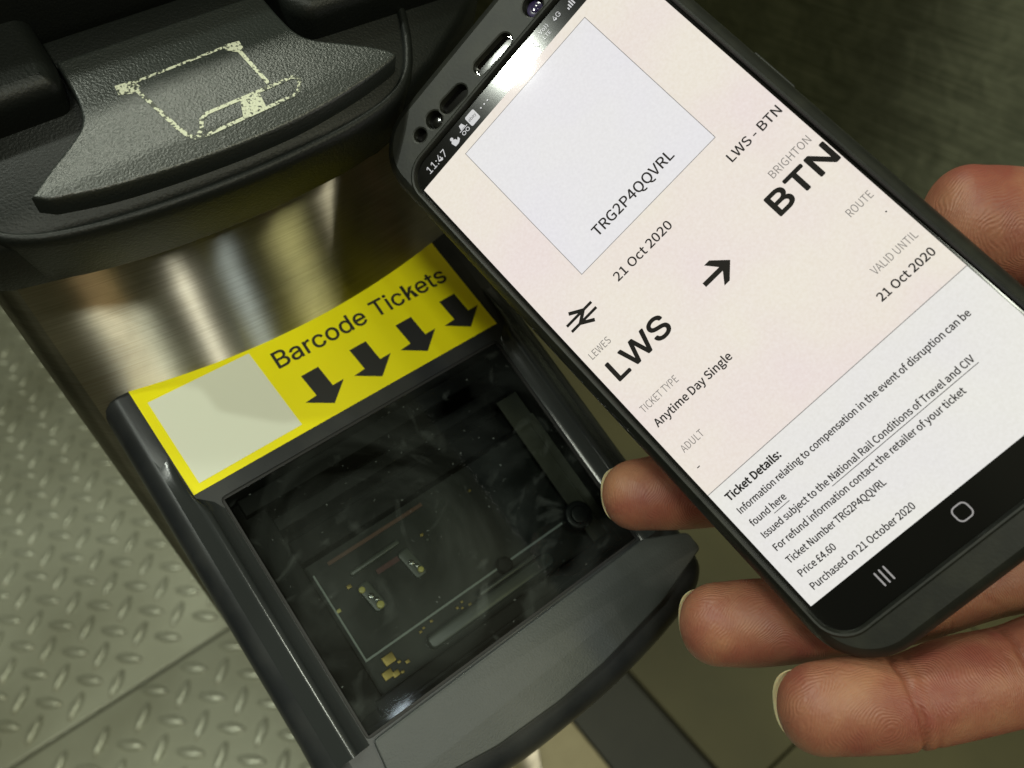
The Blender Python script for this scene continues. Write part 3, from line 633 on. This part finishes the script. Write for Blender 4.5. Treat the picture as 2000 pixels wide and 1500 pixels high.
F1 = tip(finger([(1248, 966, 187, 8.2, 7.4), (1330, 958, 188, 9.0, 8.0), (1450, 948, 190, 8.9, 8.2), (1600, 925, 193, 8.9, 8.4), (1850, 900, 198, 9.6, 9.0), (2150, 900, 202, 10.5, 10), (2400, 930, 205, 12, 12)]), 8.5)
F2 = tip(finger([(1410, 1219, 177, 9.0, 7.8), (1480, 1216, 177, 9.4, 8.2), (1600, 1207, 178, 8.9, 8.3), (1760, 1178, 180, 9.0, 8.6), (1950, 1121, 183, 9.2, 9.0), (2200, 1080, 188, 10.4, 10), (2450, 1080, 194, 12, 12)]), 9.2)
F3 = tip(finger([(1612, 1383, 158, 8.9, 7.8), (1680, 1377, 158, 9.3, 8.2), (1765, 1374, 159, 9.0, 8.2), (1870, 1344, 160, 9.8, 8.8), (1985, 1318, 162, 9.7, 8.9), (2120, 1280, 166, 10.3, 10), (2450, 1240, 180, 12, 12)]), 9.2)
F4 = tip(finger([(1900, 1640, 160, 7.2, 6.6), (2000, 1610, 160, 7.8, 7.0), (2150, 1550, 164, 8.2, 8), (2450, 1400, 178, 11, 11)]), 7.5)
TH = tip(finger([(1893, 428, 160, 10.6, 8.4), (1960, 440, 161, 11.6, 9.2), (2080, 462, 163, 11.8, 9.8), (2250, 540, 170, 12.5, 12), (2500, 760, 185, 18, 16)]), 8.8)
palm = finger([(2330, 1190, 186, 30, 12), (2450, 1110, 192, 39, 14), (2650, 1060, 200, 40, 16), (2900, 1080, 208, 36, 17), (3150, 1130, 215, 28, 17), (3500, 1230, 225, 26, 18), (3900, 1330, 235, 28, 21)])
raw = join([loft(f) for f in (F1, F2, F3, F4, TH)]+[loft(palm, 40)])
HO = cp(2500, 1100, 192)
me = bpy.data.meshes.new('hand'); me.from_pydata([tuple((V(v)-HO)*S) for v in raw[0]], [], raw[1])
bm = bmesh.new(); bm.from_mesh(me); bmesh.ops.recalc_face_normals(bm, faces=bm.faces); bm.to_mesh(me); bm.free()
tmp = bpy.data.objects.new('tmp', me); C.objects.link(tmp)
r_ = tmp.modifiers.new('r', 'REMESH'); r_.mode = 'VOXEL'; r_.voxel_size = 0.7*S; r_.use_smooth_shade = True
dg = bpy.context.evaluated_depsgraph_get(); hm = bpy.data.meshes.new_from_object(tmp.evaluated_get(dg)); bpy.data.objects.remove(tmp)
bm = bmesh.new(); bm.from_mesh(hm)
for k in range(6): bmesh.ops.smooth_vert(bm, verts=bm.verts, factor=0.5, use_axis_x=True, use_axis_y=True, use_axis_z=True)
bm.to_mesh(hm); bm.free()
# flexion creases: (px, py, z, direction px, depth mm, width mm, radius mm)
def axis_at(px, py, z, qx, qy): return cp(px, py, z), (cp(qx, qy, z)-cp(px, py, z)).normalized()
creases = [(*axis_at(1768, 1374, 159, 1790, 1368), .8, .6, 13, 1.4), (*axis_at(1786, 1368, 159, 1806, 1362), .25, .45, 13, -1.0), (*axis_at(1982, 1318, 162, 2010, 1310), .9, .65, 14, 1.0), (*axis_at(1958, 1325, 162, 1990, 1317), .3, .5, 14, -1.6),
           (*axis_at(1640, 1200, 178, 1680, 1190), .5, .6, 12, 1.0), (*axis_at(1480, 946, 190, 1520, 940), .5, .6, 12, 1.0), (*axis_at(2060, 462, 163, 2100, 470), .6, .7, 15, 1.0)]
padc = [(cp(1380, 1010, 178), 14), (cp(1540, 1290, 168), 15), (cp(1740, 1440, 149), 15), (cp(2010, 470, 150), 15)]
ca = hm.attributes.new('crease', 'FLOAT', 'POINT'); ra_ = hm.attributes.new('ridge', 'FLOAT', 'POINT')
towards = -V((RX[2], RY[2], RZ[2]))
wrinkles = [(cp(a, b, z), cp(c_, d, z), dp, wd) for (a, b, c_, d, z, dp, wd) in ((1826, 1342, 1925, 1327, 152, .22, .28), (1832, 1362, 1935, 1352, 152, .16, .25), (1845, 1410, 1900, 1402, 152, .12, .25), (1960, 1262, 1995, 1330, 154, .3, .35), (1945, 1270, 1962, 1330, 154, .2, .3), (1800, 1330, 1795, 1420, 152, .15, .3), (1700, 1325, 1742, 1345, 151, .1, .3), (1905, 1160, 1960, 1185, 176, .25, .4))]
NRM = [v.normal.copy() for v in hm.vertices]; COS = [v.co.copy() for v in hm.vertices]; newc = []; cv = []; rv = []
for i, v in enumerate(COS):
    p = v/S+HO; c = 0.0; nrm = NRM[i]
    vis = nrm.dot(towards)
    for (o_, d_, dep, wd, rad, crv) in creases:
        r = p-o_
        if r.length > rad: continue
        t = r.dot(d_); lat = (r-d_*t); lat2 = lat.length
        t += crv*((lat2/10)**2-0.3)+0.5*noise.noise(p*0.35)
        g_ = math.exp(-(t/wd)**2)*max(0, min(1, (vis+.35)/.5))
        c = max(c, g_*min(1, dep/.5)); p = p-nrm*dep*g_
    for (q0, q1, dep, wd) in wrinkles:
        if (p-q0).length > 25: continue
        e_ = q1-q0; t = max(0, min(1, (p-q0).dot(e_)/e_.length_squared)); dd = (p-(q0+e_*t)); vv = dd-towards*dd.dot(towards)
        k_ = vv.length+0.25*noise.noise(p*.9)
        if k_ < wd*3 and vis > 0:
            g_ = math.exp(-(k_/wd)**2)*math.sin(math.pi*min(1, max(0, .08+t*.9))); p = p-nrm*dep*g_; c = max(c, g_*dep*1.6)
    newc += list((p-HO)*S)
    cv.append(min(1, c*.75))
    best = 1e9
    for (q, rr) in padc:
        d0 = (p-q).length
        if d0 < best: best = d0
    rv.append(best)
hm.vertices.foreach_set('co', newc); ca.data.foreach_set('value', cv); ra_.data.foreach_set('value', rv); hm.update()
hm.materials.clear(); hm.materials.append(skin)
for p in hm.polygons: p.use_smooth = True
hand = bpy.data.objects.new('hand', hm); C.objects.link(hand); hand.location = HO*S; ORG[hand.name] = HO
hand['label'] = 'bare right hand holding the phone from behind, fingertips and thumb showing past its edges'; hand['category'] = 'hand'
def nail(secs, L, ext, wd=0.80, nlen=12, lift=0.1):
    # secs[k0] is the section where the rounded tip starts
    k0 = 9; c, a, b = secs[k0]; t = (secs[k0][0]-secs[k0+1][0]).normalized(); up = V((RX[2], RY[2], RZ[2]))
    w_ = (up-t*up.dot(t)).normalized(); v_ = t.cross(w_); vs = []; fs = []; nu, nv = 14, 16
    for th in (0, .45):
        for i in range(nu+1):
            for j in range(nv+1):
                ph_ = (j/nv-.5)*R(150); u = -nlen+(nlen+L+ext)*i/nu
                lim = (1-(abs(j/nv-.5)*2)**2.4*.36)
                u = -nlen+(nlen+L*lim+ext)*i/nu
                vs.append(c+t*u+v_*(a*wd*math.sin(ph_))+w_*(b*.30*math.cos(ph_)+b*.30+lift-th))
    m_ = (nu+1)*(nv+1)
    for k in range(2):
        for i in range(nu):
            for j in range(nv):
                q = k*m_+i*(nv+1)+j; fs.append((q, q+1, q+nv+2, q+nv+1))
    for j in range(nv):
        q = nu*(nv+1)+j; fs.append((q, q+1, m_+q+1, m_+q))
    for i in range(nu):
        for j in (0, nv):
            q = i*(nv+1)+j; fs.append((q, q+nv+1, m_+q+nv+1, m_+q))
    return vs, fs
part('fingernail', *nail(F1, 8.5, -.6), nailm, hand)
part('fingernail', *nail(F2, 9.2, -.75), nailm, hand)
part('fingernail', *nail(F3, 9.2, -.55), nailm, hand)
part('fingernail', *nail(F4, 7.5, .4), nailm, hand)
